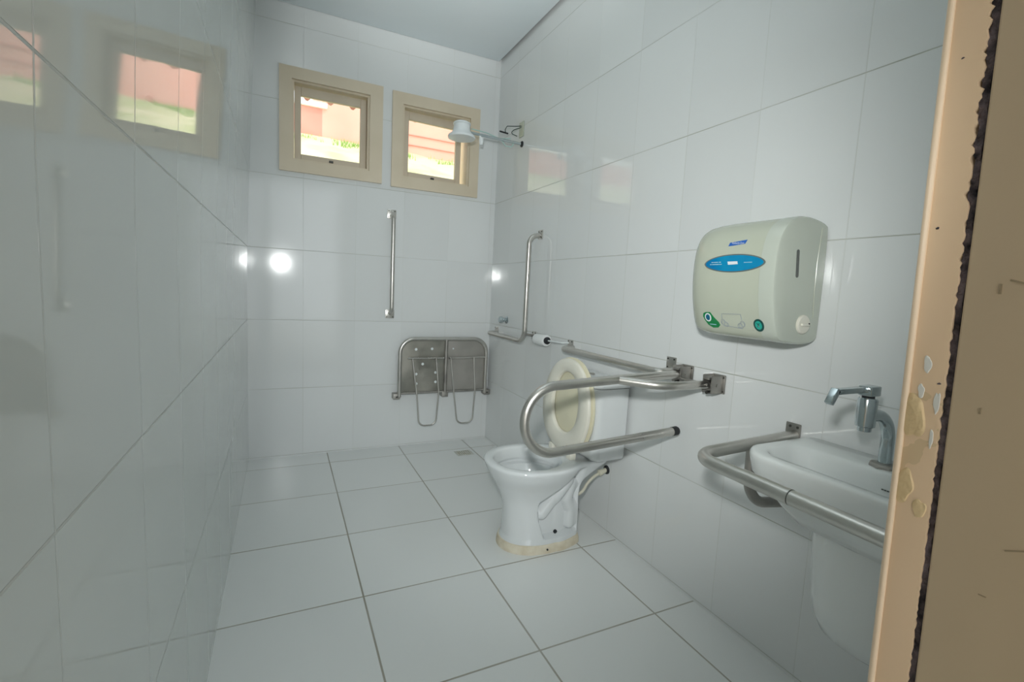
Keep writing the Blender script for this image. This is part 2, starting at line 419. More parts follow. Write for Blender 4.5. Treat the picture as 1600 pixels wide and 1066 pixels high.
# ------------------------------------------------------------------ door and jamb
YJ0, YJ1 = YF-.001, -2.881
def out_of_plumb(*objs):      # frame and leaf stand slightly out of plumb
    for o_ in objs:
        for v in o_.data.vertices: v.co.y += .0158*(v.co.z-1.43)
        out_of_plumb(*o_.children)
bm = nb()
n = 520
zs = [2.16*i/n for i in range(n+1)]
xa = XJ; xb = XJ+.06
rows = []
for z in zs:
    jag = .0012*random.random()**2 + (.004*random.random()**2 if 1.2 < z < 1.42 else 0) + (.002*random.random()**3 if .9 < z < 1.6 else 0)
    rows.append([Vector((xb, YJ0, z)), Vector((xa+.004, YJ0, z)), Vector((xa, YJ0-.003, z)), Vector((xa, YJ1+.002+jag, z)), Vector((xa+.0002, YJ1+.001+jag, z)), Vector((xb, YJ1, z))])
loft(bm, rows)
jamb = link('trim', bm, M_jamb, None, True, 30); jamb.name = 'trim_1'; jamb['kind'] = 'structure'
bm = nb(); sweep(bm, [(XJ-.0005, YF-.0025, 0), (XJ-.0005, YF-.0025, 2.16)], .0035, 10)
link('bead', bm, M_bead, jamb)
# crusty dark strip in the hinge gap
bm = nb(); rows = []
for i in range(260):
    z = 2.14*i/259
    rows.append([Vector((xb-.01, YJ1+.002, z)), Vector((xa+.0025+random.random()*.002, YJ1+.001+random.random()*.004, z)), Vector((xa+.0035, YJ1-.0025-random.random()*.0025, z)), Vector((xb-.01, YJ1-.0045, z))])
loft(bm, rows); link('paint_crust', bm, M_crust, jamb, False)
# putty lumps and bare chips on the jamb face
def blob(bm, y, z, ry, rz, h, x=XJ, seed=0, seg=28):
    rnd = random.Random(seed); ph = [rnd.random()*6 for _ in range(4)]
    c = bm.verts.new((x-h, y, z)); prev = None; rings = []
    for q, (s_, hh) in enumerate(((.55, h*.95), (.85, h*.8), (1, 0.00))):
        ring = []
        for k in range(seg):
            a = 2*pi*k/seg; rr = s_*(1+.14*sin(2*a+ph[0])+.1*sin(3*a+ph[1])+.07*sin(5*a+ph[2]))
            ring.append(bm.verts.new((x-hh+ (0.0004 if q == 2 else 0), y+ry*rr*cos(a), z+rz*rr*sin(a))))
        rings.append(ring)
    for k in range(seg): bm.faces.new([c, rings[0][k], rings[0][(k+1) % seg]])
    for p, q in zip(rings, rings[1:]):
        for k in range(seg): bm.faces.new([p[k], p[(k+1) % seg], q[(k+1) % seg], q[k]])
ymid = (YJ0+YJ1)/2
bm = nb(); blob(bm, ymid+.008, .965, .011, .028, .0022, seed=3); blob(bm, ymid+.008, .885, .009, .020, .0016, seed=5); blob(bm, ymid-.008, .865, .006, .012, .0012, seed=8)
link('putty_patch', bm, M_putty, jamb)
bm = nb()
for (dy, z, ry, rz, sd) in ((.0, 1.025, .0035, .011, 1), (.003, .995, .0035, .008, 2), (-.012, .985, .0028, .014, 4), (-.011, .945, .0022, .010, 6)): blob(bm, ymid+dy, z, ry, rz, .0006, seed=sd)
link('bare_chip', bm, M_bare, jamb)
bm = nb(); blob(bm, ymid+.006, 1.172, .0016, .0016, .0005, seed=9); blob(bm, ymid-.012, 1.006, .0018, .0012, .0005, seed=11); blob(bm, ymid+.002, 1.345, .0014, .001, .0005, seed=12)
link('nick', bm, M_crust, jamb)
out_of_plumb(jamb)
# other side of the opening and the head
bm = nb(); box(bm, -1.49, -1.47, -2.99, YF, 0, 2.16, .003); box(bm, -1.47, XJ+.06, -2.99, YF, 2.16, 2.18)
o = link('trim', bm, M_jamb, None, False); o.name = 'trim_2'; o['kind'] = 'structure'
# door leaf, opened outwards
door = nb(); box(door, XJ+.001, XJ+.036, -3.66, YJ1-.0042, .01, 2.09, .002)
d = link('door', door, M_leaf, None, False); d.name = 'door_1'; d['kind'] = 'structure'
bm = nb()
for (y, z, ly, lz, t_) in ((-2.925, 1.115, .012, .0018, .3), (-2.913, 1.108, .002, .010, 0), (-2.955, .86, .03, .0012, -.45), (-2.93, .80, .006, .001, 0), (-2.95, 1.15, .012, .0012, .1), (-2.91, .985, .0015, .006, 0)):
    b2 = nb(); box(b2, XJ+.0002, XJ+.0014, -ly/2, ly/2, -lz/2, lz/2)
    bmesh.ops.transform(b2, matrix=Matrix.Translation((0, y, z)) @ Matrix.Rotation(t_, 4, 'X'), verts=b2.verts)
    me = bpy.data.meshes.new('t'); b2.to_mesh(me); b2.free(); bm.from_mesh(me); bpy.data.meshes.remove(me)
link('scratch', bm, M_scratch, d, False)
out_of_plumb(d)

# ------------------------------------------------------------------ outside the windows
bm = nb(); rows = []
rnd = random.Random(2)
ny, nx = 26, 40
for j in range(ny+1):
    y = .9+3.3*j/ny; zb = 1.55+(y-.9)*(2.98-1.55)/3.1
    rows.append([bm.verts.new((-6+12*i/nx, y, zb+.03*rnd.uniform(-1, 1)-.012*(-6+12*i/nx))) for i in range(nx+1)])
for a, b in zip(rows, rows[1:]):
    for i in range(nx): bm.faces.new([a[i], a[i+1], b[i+1], b[i]])
for i in range(nx):      # retaining face in front and skirt behind
    pass
f = [v for v in rows[0]]; g = [bm.verts.new((v.co.x, v.co.y, -.1)) for v in f]
for i in range(nx): bm.faces.new([f[i], f[i+1], g[i+1], g[i]])
o = link('embankment', bm, M_grass, None, True, 80); tag(o, kind='structure')
# tufts of green grass at the foot of the wall
bm = nb()
for (cx, n_, sx) in ((-.42, 150, .33), (.18, 60, .16), (-1.1, 40, .25), (.75, 40, .2)):
    for _ in range(n_):
        x = cx+rnd.uniform(-sx, sx); y = rnd.uniform(3.7, 3.97); z = 1.55+(y-.9)*.4613-.012*x-.03; h = rnd.uniform(.04, .10); dx = rnd.uniform(-.03, .03)
        bm.faces.new([bm.verts.new((x-.008, y, z)), bm.verts.new((x+.008, y, z)), bm.verts.new((x+dx, y-.02, z+h))])
tag(link('grass_tuft', bm, M_green_grass, None, False), 'green grass growing at the foot of the pink wall outside', 'grass', kind='stuff')
bw = thing('boundary_wall', 'salmon pink boundary wall with white coping seen outside through the left window', 'wall', (-2.5, 4.1, 2.9))
bm = nb(); box(bm, -5, -.86, 4.0, 4.15, 2.6, 3.37); link('wall_body', bm, M_pink, bw, False)
bm = nb(); box(bm, -5, -.80, 3.96, 4.19, 3.37, 3.43, .004); link('coping', bm, M_coping, bw, False)
nb_ = thing('outbuilding', 'pale pink rendered building on top of the grassy bank outside', 'building', (1.5, 4.6, 2.9))
bm = nb(); box(bm, -.86, 5.5, 4.0, 6.5, 2.6, 5.0); link('wall_body', bm, M_pale_pink, nb_, False)
bm = nb()
for z in (3.10, 3.24): box(bm, .28, 2.2, 3.985, 4.0, z, z+.012)
box(bm, .22, .26, 3.97, 4.0, 2.75, 3.45); box(bm, -.20, -.15, 3.975, 4.0, 2.8, 3.05)
link('ledge', bm, M_pink, nb_, False)
# clay-tile eaves over the windows
ev = thing('tiled_eaves', 'terracotta tiled eaves hanging just outside above the windows', 'roof', (-.8, .4, 2.33))
bm = nb(); per = .145
for layer, (ph, zo) in enumerate(((0, 0),)):
    rows = []
    for y, zz in ((.16, 2.40), (.46, 2.325), (.47, 2.312)):
        rows.append([Vector((-2.2+.0145*i, y, zz - .045*max(-.35, cos(2*pi*(-2.2+.0145*i+.03)/per)))) for i in range(221)])
    vt = [[bm.verts.new(p) for p in r] for r in rows]; vb = [[bm.verts.new(p+Vector((0, 0, .014))) for p in r] for r in rows]
    for A in (vt, vb):
        for a, b in zip(A, A[1:]):
            for i in range(220): bm.faces.new([a[i], a[i+1], b[i+1], b[i]])
    for i in range(220): bm.faces.new([vt[-1][i], vt[-1][i+1], vb[-1][i+1], vb[-1][i]])
link('roof_tiles', bm, M_terra, ev)
bm = nb(); box(bm, -2.2, 1.0, .15, .30, 2.45, 2.50); link('rafter', bm, M_trim, ev, False)
bm = nb(); box(bm, -3.5, 2.5, -5.6, -2.99, 2.70, 2.80); struct('light_block_roof', bm, M_ceil)  # unseen roof, added to keep sky and sun off the doorway
bm = nb(); box(bm, -2.35, -2.20, -5.6, -2.99, 0, 2.70); box(bm, -2.20, -1.67, -2.99, -2.84, 0, 2.70); struct('light_block_wall', bm, M_concrete)  # unseen walls, added to cut the daylight reaching jamb and leaf
# paving outside the door
bm = nb(); box(bm, -8, 8, -12, -2.95, -.12, -.01); tag(link('pavement', bm, M_concrete, None, False), kind='structure')

# ------------------------------------------------------------------ TOILET
TY = -1.395
toilet = thing('toilet', 'white ceramic close-coupled toilet with raised cream seat against right wall', 'toilet', (-.33, TY, 0))
def sstep(a, b, x):
    t = max(0, min(1, (x-a)/(b-a))); return t*t*(3-2*t)
def egg(x, xf, xr, hw, p=2.0, q=1.0):
    xm = (xf+xr)/2+ .01; a = (xr-xf)/2
    t = (x-(xf+xr)/2)/a
    if abs(t) >= 1: return 0
    return hw*(1-abs(t)**p)**(1/p*1.0)
def lerp_table(tab, z):
    if z <= tab[0][0]: return list(tab[0][1:])
    n_ = len(tab)
    for i in range(n_-1):
        a, b = tab[i], tab[i+1]
        if z <= b[0]:
            h = b[0]-a[0]; t = (z-a[0])/h; r_ = []
            for c in range(1, len(a)):
                def sl(k):
                    if k <= 0 or k >= n_-1: return 0
                    return (tab[k+1][c]-tab[k-1][c])/(tab[k+1][0]-tab[k-1][0])
                m0, m1 = sl(i)*h, sl(i+1)*h
                r_.append((2*t**3-3*t*t+1)*a[c]+(t**3-2*t*t+t)*m0+(-2*t**3+3*t*t)*b[c]+(t**3-t*t)*m1)
            return r_
    return list(tab[-1][1:])
#         z    x_front  egg_rear  hw_egg  x_rear  hw_rear
TAB = [(0.030, -.500, -.165, .122, -.160, .095),
       (0.060, -.492, -.165, .116, -.160, .092),
       (0.150, -.490, -.165, .108, -.158, .088),
       (0.210, -.500, -.168, .112, -.160, .088),
       (0.270, -.527, -.174, .138, -.144, .093),
       (0.325, -.559, -.178, .173, -.078, .112),
       (0.356, -.572, -.178, .188, -.040, .130),
       (0.368, -.575, -.178, .190, -.036, .132)]
def side_disp(x, z):
    # recess behind the front column with the trapway standing out of it
    e1 = (x+.405)*.63 - (z-.195)*.77 + .0     # below the diagonal
    top = sstep(-.004, .012, e1)
    lowf = sstep(.052, .062, z)
    left = sstep(-.385+max(0, .15-z)*.30, -.372+max(0, .15-z)*.30, x)
    rear = 1-sstep(-.20, -.165, x)
    m = top*lowf*left*rear
    def seg(px, pz, qx, qz):
        vx, vz = qx-px, qz-pz; t = max(0, min(1, ((x-px)*vx+(z-pz)*vz)/(vx*vx+vz*vz)))
        return sqrt((x-px-vx*t)**2+(z-pz-vz*t)**2)
    bumpd = 0
    for P in ([(-.235, .285), (-.30, .215), (-.355, .155)], [(-.205, .26), (-.225, .20), (-.20, .15), (-.205, .09)]):
        dd = min(seg(*P[i], *P[i+1]) for i in range(len(P)-1))
        bumpd = max(bumpd, max(0, 1-(dd/.030)**2))
    return -.034*m + .030*m*sqrt(bumpd)
bm = nb(); NT = 200; rings = []
def outline(z, par, disp=False):
    xf, er, hw, xr, hr = par; pts = []
    for k in range(NT):
        t = 2*pi*k/NT; c = cos(t); x = (xf+xr)/2+(xr-xf)/2*c
        e = egg(x, xf, max(er, xf+.05), hw, 2.15)
        tt = (x-(xf+.2+xr)/2)/((xr-xf-.2)/2)
        dk = hr*(1-abs(tt)**5)**(1/5) if abs(tt) < 1 else 0
        wv = (e**5+dk**5)**(1/5)
        if disp and wv > .03: wv = max(.02, wv+side_disp(x, z))
        pts.append(Vector((x, TY+wv*(1 if sin(t) >= 0 else -1), z)))
    return pts
z = .030
while z < .345: rings.append(outline(z, lerp_table(TAB, z), True)); z += .0045
for z in (.350, .356, .362, .368): rings.append(outline(z, lerp_table(TAB, z)))
def inset(ring, d, z, cx=-.36):
    out_ = []
    n_ = len(ring)
    for k in range(n_):
        t = (ring[(k+1) % n_]-ring[k-1]); 
        if t.length < 1e-7: t = Vector((0, 1, 0))
        nr = Vector((t.y, -t.x, 0)).normalized()
        out_.append(Vector((ring[k].x-nr.x*d, ring[k].y-nr.y*d, z)))
    return out_
base = outline(.368, lerp_table(TAB, .368))
rings.append(inset(base, .003, .3725)); rings.append(inset(base, .008, .3755)); 
def eggring(xf, xr, hw, z):
    return [Vector(((xf+xr)/2+(xr-xf)/2*cos(2*pi*k/NT), TY+hw*abs(sin(2*pi*k/NT))**.93*(1 if sin(2*pi*k/NT) >= 0 else -1), z)) for k in range(NT)]
rings.append(eggring(-.545, -.235, .152, .376))
rings.append(eggring(-.538, -.242, .146, .373)); rings.append(eggring(-.535, -.245, .143, .366)); rings.append(eggring(-.531, -.249, .139, .322))
rings.append(eggring(-.546, -.237, .153, .319)); rings.append(eggring(-.544, -.239, .151, .303)); rings.append(eggring(-.528, -.250, .134, .298)); rings.append(eggring(-.520, -.256, .128, .28)); rings.append(eggring(-.50, -.27, .11, .24)); rings.append(eggring(-.44, -.31, .06, .19)); rings.append(eggring(-.40, -.34, .03, .17))
loft(bm, rings, True, True)
body = link('bowl', bm, M_cer, toilet, True, 50)
bm = nb(); loft(bm, [eggring(-.495, -.275, .104, .233), eggring(-.49, -.28, .10, .234)]); link('water', bm, M_water, toilet)
# mortar bed
bm = nb(); p0 = lerp_table(TAB, .03)
o0 = outline(0, p0); loft(bm, [inset(o0, -.010, 0), inset(o0, -.009, .018), inset(o0, -.003, .034), inset(o0, .01, .040)]); mo = link('mortar_base', bm, M_mortar, toilet); mo['label'] = 'cream mortar bed around the foot'
bm = nb(); disc(bm, (-.30, TY-.108, .080), (0, -1, 0), .008, 14, .006); link('bolt_hole', bm, M_black, toilet)
bm = nb(); disc(bm, (-.345, TY-.128, .018), (0, -1, 0), .004, 10, .006); link('bolt_hole', bm, M_black, toilet)
# cistern
tank = nb(); y0, y1 = TY-.178, TY+.178
rg = []
for z, sx, sy, r in ((.381, .030, .022, .02), (.385, .018, .012, .03), (.40, .010, .006, .035), (.52, .004, .002, .035), (.695, 0, 0, .035)):
    rg.append(rrect(-.182+sx, -.014, y0+sy, y1-sy, [.006, r, r, .006], z))
loft(tank, rg); link('cistern', tank, M_cer, toilet, True, 60)
ld = nb(); rg = []
for z, s_ in ((.696, .004), (.699, -.003), (.712, -.006), (.722, -.002), (.727, .010), (.728, .03)):
    rg.append(rrect(-.182+s_, -.012-max(0, s_-.0)*.2, y0+s_, y1-s_, [.006, .035, .035, .006], z))
loft(ld, rg); lid_o = link('cistern_lid', ld, M_cer, toilet, True, 60)
bm = nb(); lathe(bm, [(.020, 0), (.020, .004), (.016, .006), (.0, .006)], 24, (-.095, TY, .7275)); link('flush_button', bm, M_steel_dull, toilet)
# seat ring and lid, both raised
def seat_outline(hw, hgt, z0, n=64, p=2.2):
    pts = []
    for k in range(n):
        t = 2*pi*k/n; v = -cos(t); s_ = sin(t)      # v -1 bottom .. 1 top
        wv = hw*(abs(s_)**.9)*(1 - .06*v)
        pts.append(((1 if s_ >= 0 else -1)*wv, z0+hgt*(v+1)/2))
    return pts
def seat_slab(outer, inner, x0, x1, bev=.006):
    """ring in the yz plane between x0 (front) and x1 (back)"""
    b = nb(); n_ = len(outer)
    def rg(pl, x, sc): 
        cy = 0; cz = sum(p[1] for p in pl)/len(pl)
        return [Vector((x, TY+(p[0]-cy)*sc, cz+(p[1]-cz)*sc)) for p in pl]
    k0 = 1-bev/.18
    loops = [rg(outer, x1, k0), rg(outer, x1-(x1-x0)*.25, 1), rg(outer, x0+(x1-x0)*.35, 1), rg(outer, x0, k0)]
    if inner:
        k1 = 1+bev/.10
        loops += [rg(inner, x0, k1), rg(inner, x0+(x1-x0)*.4, 1), rg(inner, x1, 1)]
        vr = [[b.verts.new(p) for p in r] for r in loops]
        for i in range(len(vr)):
            a, c = vr[i], vr[(i+1) % len(vr)]
            for k in range(n_): b.faces.new([a[k], a[(k+1) % n_], c[(k+1) % n_], c[k]])
    else: loft(b, loops)
    return b
Zh = .392
tilt = Matrix.Translation((-.222, 0, Zh)) @ Matrix.Rotation(radians(3.0), 4, 'Y') @ Matrix.Translation((.222, 0, -Zh))
ring = seat_slab(seat_outline(.186, .408, Zh), seat_outline(.105, .265, Zh+.085), -.236, -.218)
for v in ring.verts: pass
bmesh.ops.transform(ring, matrix=tilt, verts=ring.verts); link('seat', ring, M_seat, toilet, True, 50)
lid = seat_slab(seat_outline(.190, .415, Zh-.002), None, -.216, -.200, .01)
bmesh.ops.transform(lid, matrix=tilt, verts=lid.verts); lo = link('seat_lid', lid, M_seat2, toilet, True, 50); lo['label'] = 'yellowed raised lid'
for s_ in (-1, 1):
    bm = nb(); box(bm, -.236, -.205, TY+s_*.075-.018, TY+s_*.075+.018, .372, .405, .006); link('seat_hinge', bm, M_seat, toilet)

# water supply
bm_h = nb()
bm = nb(); lathe(bm, [(.011, .006), (.011, .03), (.014, .03), (.014, .045), (.008, .048)], 12, (0, -1.44, .289), (-1, 0, -.25)); nut_bm = bm
bm = nb()
pts = [(-.045, -1.44, .277), (-.075, -1.44, .262), (-.10, -1.435, .235), (-.12, -1.43, .20), (-.15, -1.42, .180), (-.175, -1.41, .175)]
cr = []
for i in range(len(pts)-1):
    P = [Vector(pts[max(0, i-1)]), Vector(pts[i]), Vector(pts[i+1]), Vector(pts[min(len(pts)-1, i+2)])]
    for k in range(6):
        t = k/6; cr.append(.5*((2*P[1])+(P[2]-P[0])*t+(2*P[0]-5*P[1]+4*P[2]-P[3])*t*t+(3*P[1]-P[0]-3*P[2]+P[3])*t**3))
cr.append(Vector(pts[-1])); sweep(bm, cr, .0065, 10); bm_h.free(); hose = link('supply_hose', bm, M_hose, toilet)
link('nut', nut_bm, M_hose, hose)
bm = nb(); lathe(bm, [(.020, 0), (.020, .004), (.016, .008), (.0, .008)], 20, (-.0, -1.44, .289), (-1, 0, 0)); link('wall_flange', bm, M_black, hose)

# ------------------------------------------------------------------ grab rails
RT = .0155
def plate_back(bm, x, z, s=.028):
    box(bm, x-s, x+s, -.005, -.0005, z-s, z+s, .0015)
def plate_right(bm, y, z, s=.026, sz=None):
    sz = sz or s; box(bm, -.0055, -.0005, y-s, y+s, z-sz, z+sz, .0015)
def screw(parent, c, nrm, r=.0035, h=.002):
    b_ = nb(); disc(b_, c, nrm, r, 8, h); return link('screw', b_, M_screw, parent)
def screws_right(parent, y, z, s=.017, sz=None):
    for a in (-1, 1):
        for b in (-1, 1): screw(parent, (-.0055, y+a*s, z+b*(sz or s)), (-1, 0, 0))
# vertical bar on the back wall
g = thing('grab_bar', 'short vertical steel grab bar on the back wall below the windows', 'grab bar', (-.711, 0, 1.21), 'steel grab rails on the walls')
bm = nb(); tube(bm, [(-.711, -.004, 1.515), (-.711, -.062, 1.500), (-.711, -.062, .915), (-.711, -.004, .90)], .0135, .03); link('bar', bm, M_steel, g)
for z in (1.528, .893):
    bm = nb(); plate_back(bm, -.711, z); p_ = link('mounting_plate', bm, M_steel, g)
    for a in (-1, 1):
        for b in (-1, 1): screw(p_, (-.711+a*.019, -.005, z+b*.019), (0, -1, 0))
# L-shaped bar in the corner of the right wall
g = thing('grab_bar', 'L-shaped steel grab bar on right wall beside the shower corner', 'grab bar', (0, -.5, .8), 'steel grab rails on the walls')
bm = nb(); tube(bm, [(-.004, -.690, 1.406), (-.070, -.684, 1.392), (-.070, -.682, .790), (-.070, -.150, .790), (-.004, -.150, .790)], .0145, [.05, .07, .025]); link('bar', bm, M_steel, g)
bm = nb(); tube(bm, [(-.068, -.68, .835), (-.004, -.68, .825)], .007); link('stud', bm, M_steel_dull, g)
for y, z in ((-.690, 1.409), (-.680, .825), (-.130, .805)):
    bm = nb(); plate_right(bm, y, z); p_ = link('mounting_plate', bm, M_steel, g)
    screws_right(p_, y, z)
# straight bar behind the toilet
g = thing('grab_bar', 'straight horizontal steel grab bar on right wall above the toilet cistern', 'grab bar', (0, -1.45, .8), 'steel grab rails on the walls')
bm = nb(); tube(bm, [(-.004, -1.105, .806), (-.070, -1.105, .806), (-.070, -1.80, .806), (-.004, -1.80, .812)], RT, .03)
link('bar', bm, M_steel, g)
for y, z in ((-1.075, .822), (-1.785, .838)):
    bm = nb(); plate_right(bm, y, z, .024); p_ = link('mounting_plate', bm, M_steel, g)
    screws_right(p_, y, z, .016)
# folding U rail next to the toilet
g = thing('folding_grab_rail', 'large U-shaped folding steel support rail sticking out beside the toilet', 'grab bar', (0, -1.92, .8))
YU = -1.868
bm = nb()
path = [Vector((-.045, YU, .812)), Vector((-.30, YU, .803)), Vector((-.545, YU, .792))]
cx, cz, rr = -.555, .682, .110
for k in range(1, 24):
    a = pi/2+pi*k/24; path.append(Vector((cx+rr*cos(a), YU, cz+rr*sin(a))))
path += [Vector((-.545, YU, .573)), Vector((-.045, YU, .600))]
sweep(bm, path, RT, 20); link('rail', bm, M_steel, g)
bm = nb(); lathe(bm, [(.0165, 0), (.0168, .022), (.014, .027), (.0, .028)], 20, (-.055, YU, .5995), (1, 0, .054)); link('rubber_cap', bm, M_black, g)
bm = nb(); tube(bm, [(-.315, YU-.004, .801), (-.225, -1.985, .798), (-.040, -1.988, .798)], .0145, .12, n=14); link('branch_rail', bm, M_steel, g)
bm = nb(); tube(bm, [(-.052, -1.845, .800), (-.052, -2.01, .800)], .006); link('axle', bm, M_steel_dull, g)
for y, z in ((-1.868, .812), (-2.008, .803)):
    bm = nb(); box(bm, -.006, -.0005, y-.028, y+.028, z-.032, z+.032, .003); p_ = link('hinge_bracket', bm, M_steel_dull, g)
    bm = nb(); box(bm, -.058, -.006, y-.021, y-.015, z-.030, z+.032, .004); box(bm, -.058, -.006, y+.015, y+.021, z-.030, z+.032, .004)
    tube(bm, [(-.034, y-.024, z-.002), (-.034, y+.024, z-.002)], .005, seg=10); box(bm, -.062, -.018, y-.013, y+.013, z+.016, z+.026, .003)
    link('clevis', bm, M_steel_dull, p_)
    bm = nb(); tube(bm, [(-.062, y-.004, z-.026), (-.022, y-.004, z-.026)], .006, seg=10); link('stop_pin', bm, M_screw, p_)
    screws_right(p_, y, z, .021, .024)

# ------------------------------------------------------------------ fold-down shower seat
st = thing('folding_bench', 'folded-up stainless steel shower seat on back wall in the corner', 'seat', (-.34, 0, .36))
bm = nb(); yf = -.052
tube(bm, [(-.648, yf, .350), (-.648, yf, .735), (-.042, yf, .735), (-.042, yf, .350)], .0135, .095, n=14); link('frame', bm, M_steel, st)
bm = nb(); tube(bm, [(-.335, yf, .348), (-.335, yf, .730)], .012); link('cross_bar', bm, M_steel_dull, st)
bm = nb(); tube(bm, [(-.648, yf, .372), (-.042, yf, .372)], .007); link('cross_bar', bm, M_steel_dull, st)
def seat_plate(x0, x1, zz0, zz1, cl, cr_):
    b = nb(); pts = [(x0, zz0), (x1, zz0)]
    if cr_: pts += [(x1, zz1-cr_)]+[(x1-cr_+cr_*cos(a*pi/16), zz1-cr_+cr_*sin(a*pi/16)) for a in range(1, 8)]+[(x1-cr_, zz1)]
    else: pts += [(x1, zz1)]
    if cl: pts += [(x0+cl, zz1)]+[(x0+cl-cl*sin(a*pi/16), zz1-cl+cl*cos(a*pi/16)) for a in range(1, 8)]+[(x0, zz1-cl)]
    else: pts += [(x0, zz1)]
    vs = [[b.verts.new((p[0], y, p[1])) for p in pts] for y in (-.044, -.040)]
    b.faces.new(vs[0]); b.faces.new(vs[1]); n_ = len(pts)
    for k in range(n_): b.faces.new([vs[0][k], vs[0][(k+1) % n_], vs[1][(k+1) % n_], vs[1][k]])
    return b
pl_ = link('seat_panel', seat_plate(-.640, -.345, .378, .725, .085, 0), M_plate, st, False)
pr_ = link('seat_panel', seat_plate(-.325, -.050, .378, .725, 0, .085), M_plate2, st, False)
for x, z in ((-.541, .664), (-.432, .667), (-.494, .565), (-.536, .498), (-.404, .505), (-.534, .433), (-.402, .440)):
    bm = nb(); disc(bm, (x, -.0441, z), (0, -1, 0), .009, 14, .001); link('drain_hole', bm, M_white, pl_)
bm = nb(); disc(bm, (-.283, -.0441, .667), (0, -1, 0), .006, 12, .001); link('drain_hole', bm, M_white, pr_)
bm = nb(); tube(bm, [(-.60, -.066, .608), (-.352, -.066, .606)], .007); link('leg_hinge_rod', bm, M_steel, st)
bm = nb(); tube(bm, [(-.318, -.066, .605), (-.055, -.066, .608)], .007); link('leg_hinge_rod', bm, M_steel, st)
for pts in ([(-.571, -.078, .608), (-.540, -.098, .357), (-.523, -.098, .156), (-.408, -.098, .156), (-.393, -.098, .38), (-.412, -.078, .608)],
            [(-.309, -.078, .604), (-.285, -.098, .357), (-.255, -.098, .153), (-.145, -.098, .153), (-.133, -.098, .38), (-.142, -.078, .608)]):
    bm = nb(); tube(bm, pts, .0055, [.2, .045, .045, .2], n=10, seg=10); link('leg', bm, M_steel, st)
for x in (-.665, -.335, -.025):
    bm = nb(); box(bm, x-.022, x+.022, -.06, -.0005, .335, .372, .004); h_ = link('hinge_block', bm, M_steel_dull, st)
    bm = nb(); disc(bm, (x, -.060, .352), (0, -1, 0), .006, 10, .003); link('screw', bm, M_screw, h_)

# ------------------------------------------------------------------ shower head, wires, valve, paper
sh = thing('electric_shower', 'white bell-shaped electric shower head on thin arm from right wall', 'shower', (-.39, -.385, 1.99))
bm = nb(); lathe(bm, [(0, .050), (.040, .050), (.050, .044), (.052, .036), (.047, .034), (.050, .005), (.060, -.015), (.076, -.026), (.080, -.034), (.078, -.042), (.0, -.044)], 40, (-.395, -.385, 1.992)); link('body', bm, M_wplast, sh, True, 60)
bm = nb(); tube(bm, [(-.345, -.385, 1.992), (-.004, -.385, 1.985)], .008); link('arm', bm, M_chrome, sh)
bm = nb(); lathe(bm, [(.018, 0), (.018, .005), (.008, .012)], 20, (-.0005, -.385, 1.985), (-1, 0, 0)); link('wall_flange', bm, M_black, sh)
bm = nb(); lathe(bm, [(0, -.02), (.010, -.02), (.013, .0), (.013, .02), (.0, .022)], 16, (-.272, -.385, 1.955)); tube(bm, [(-.272, -.385, 1.97), (-.285, -.385, 1.992)], .006); link('switch_knob', bm, M_wplast, sh)
bm = nb(); tube(bm, [(-.335, -.385, 2.015), (-.24, -.38, 2.012), (-.15, -.375, 1.995), (-.08, -.385, 2.005)], .003, .05, seg=8); link('cable', bm, M_wire2, sh)
bm = nb(); tube(bm, [(-.14, -.385, 1.985), (-.115, -.388, 1.955), (-.07, -.388, 1.955), (-.055, -.38, 1.99)], .0028, .02, seg=8); link('cable', bm, M_wire2, sh)
bx = thing('junction_box', 'small cream blank plate with loose dark wires above shower arm', 'outlet', (0, -.36, 2.08))
bm = nb(); box(bm, -.008, -.0005, -.405, -.345, 2.03, 2.12, .003); link('cover_plate', bm, M_disp, bx)
bm = nb(); tube(bm, [(-.006, -.375, 2.095), (-.05, -.378, 2.085), (-.105, -.38, 2.075), (-.12, -.385, 2.05), (-.115, -.385, 2.03)], .0025, .01, seg=8)
tube(bm, [(-.006, -.375, 2.088), (-.06, -.382, 2.06), (-.085, -.388, 2.035), (-.04, -.39, 2.025)], .0025, .01, seg=8)
link('wire', bm, M_wire, bx)
bm = nb(); tube(bm, [(-.155, -.385, 2.035), (-.10, -.387, 2.03)], .005, seg=8); link('wire_connector', bm, M_black, bx)
va = thing('shower_valve', 'small chrome shower tap knob on right wall inside the L bar', 'tap', (0, -.284, .888))
bm = nb(); lathe(bm, [(.024, 0), (.024, .004), (.012, .012), (.012, .03)], 20, (-.0005, -.284, .888), (-1, 0, 0)); link('escutcheon', bm, M_chrome, va)
bm = nb(); lathe(bm, [(0, .028), (.018, .028), (.022, .034), (.022, .050), (.018, .056), (0, .057)], 8, (-.0005, -.284, .888), (-1, 0, 0)); link('handle', bm, M_chrome, va, True, 20)
pp = thing('toilet_paper_holder', 'white paper roll on a wall rod with black end near L bar', 'toilet paper', (0, -.86, .82))
bm = nb(); tube(bm, [(-.004, -1.06, .828), (-.045, -1.06, .828), (-.045, -.78, .818), ], .0045, .012, seg=8); link('rod', bm, M_wplast, pp)
bm = nb(); lathe(bm, [(.008, 0), (.030, 0), (.031, .004), (.031, .106), (.030, .11), (.008, .11)], 28, (-.045, -.790, .818), (0, -1, .03)); link('paper_roll', bm, M_paper, pp)
bm = nb(); lathe(bm, [(0, .0), (.019, .0), (.020, .010), (.010, .02), (0, .02)], 20, (-.045, -.901, .8215), (0, -1, .03)); link('end_cap', bm, M_black, pp)
bm = nb(); box(bm, -.32, -.20, -.33, -.21, -.002, .0015, .0008); dr = link('drain_frame', bm, M_floor, None)
bpy.data.objects.remove(dr)
dr = thing('floor_drain', 'small square rust-stained floor drain near the back right corner', 'drain', (-.262, -.268, 0))
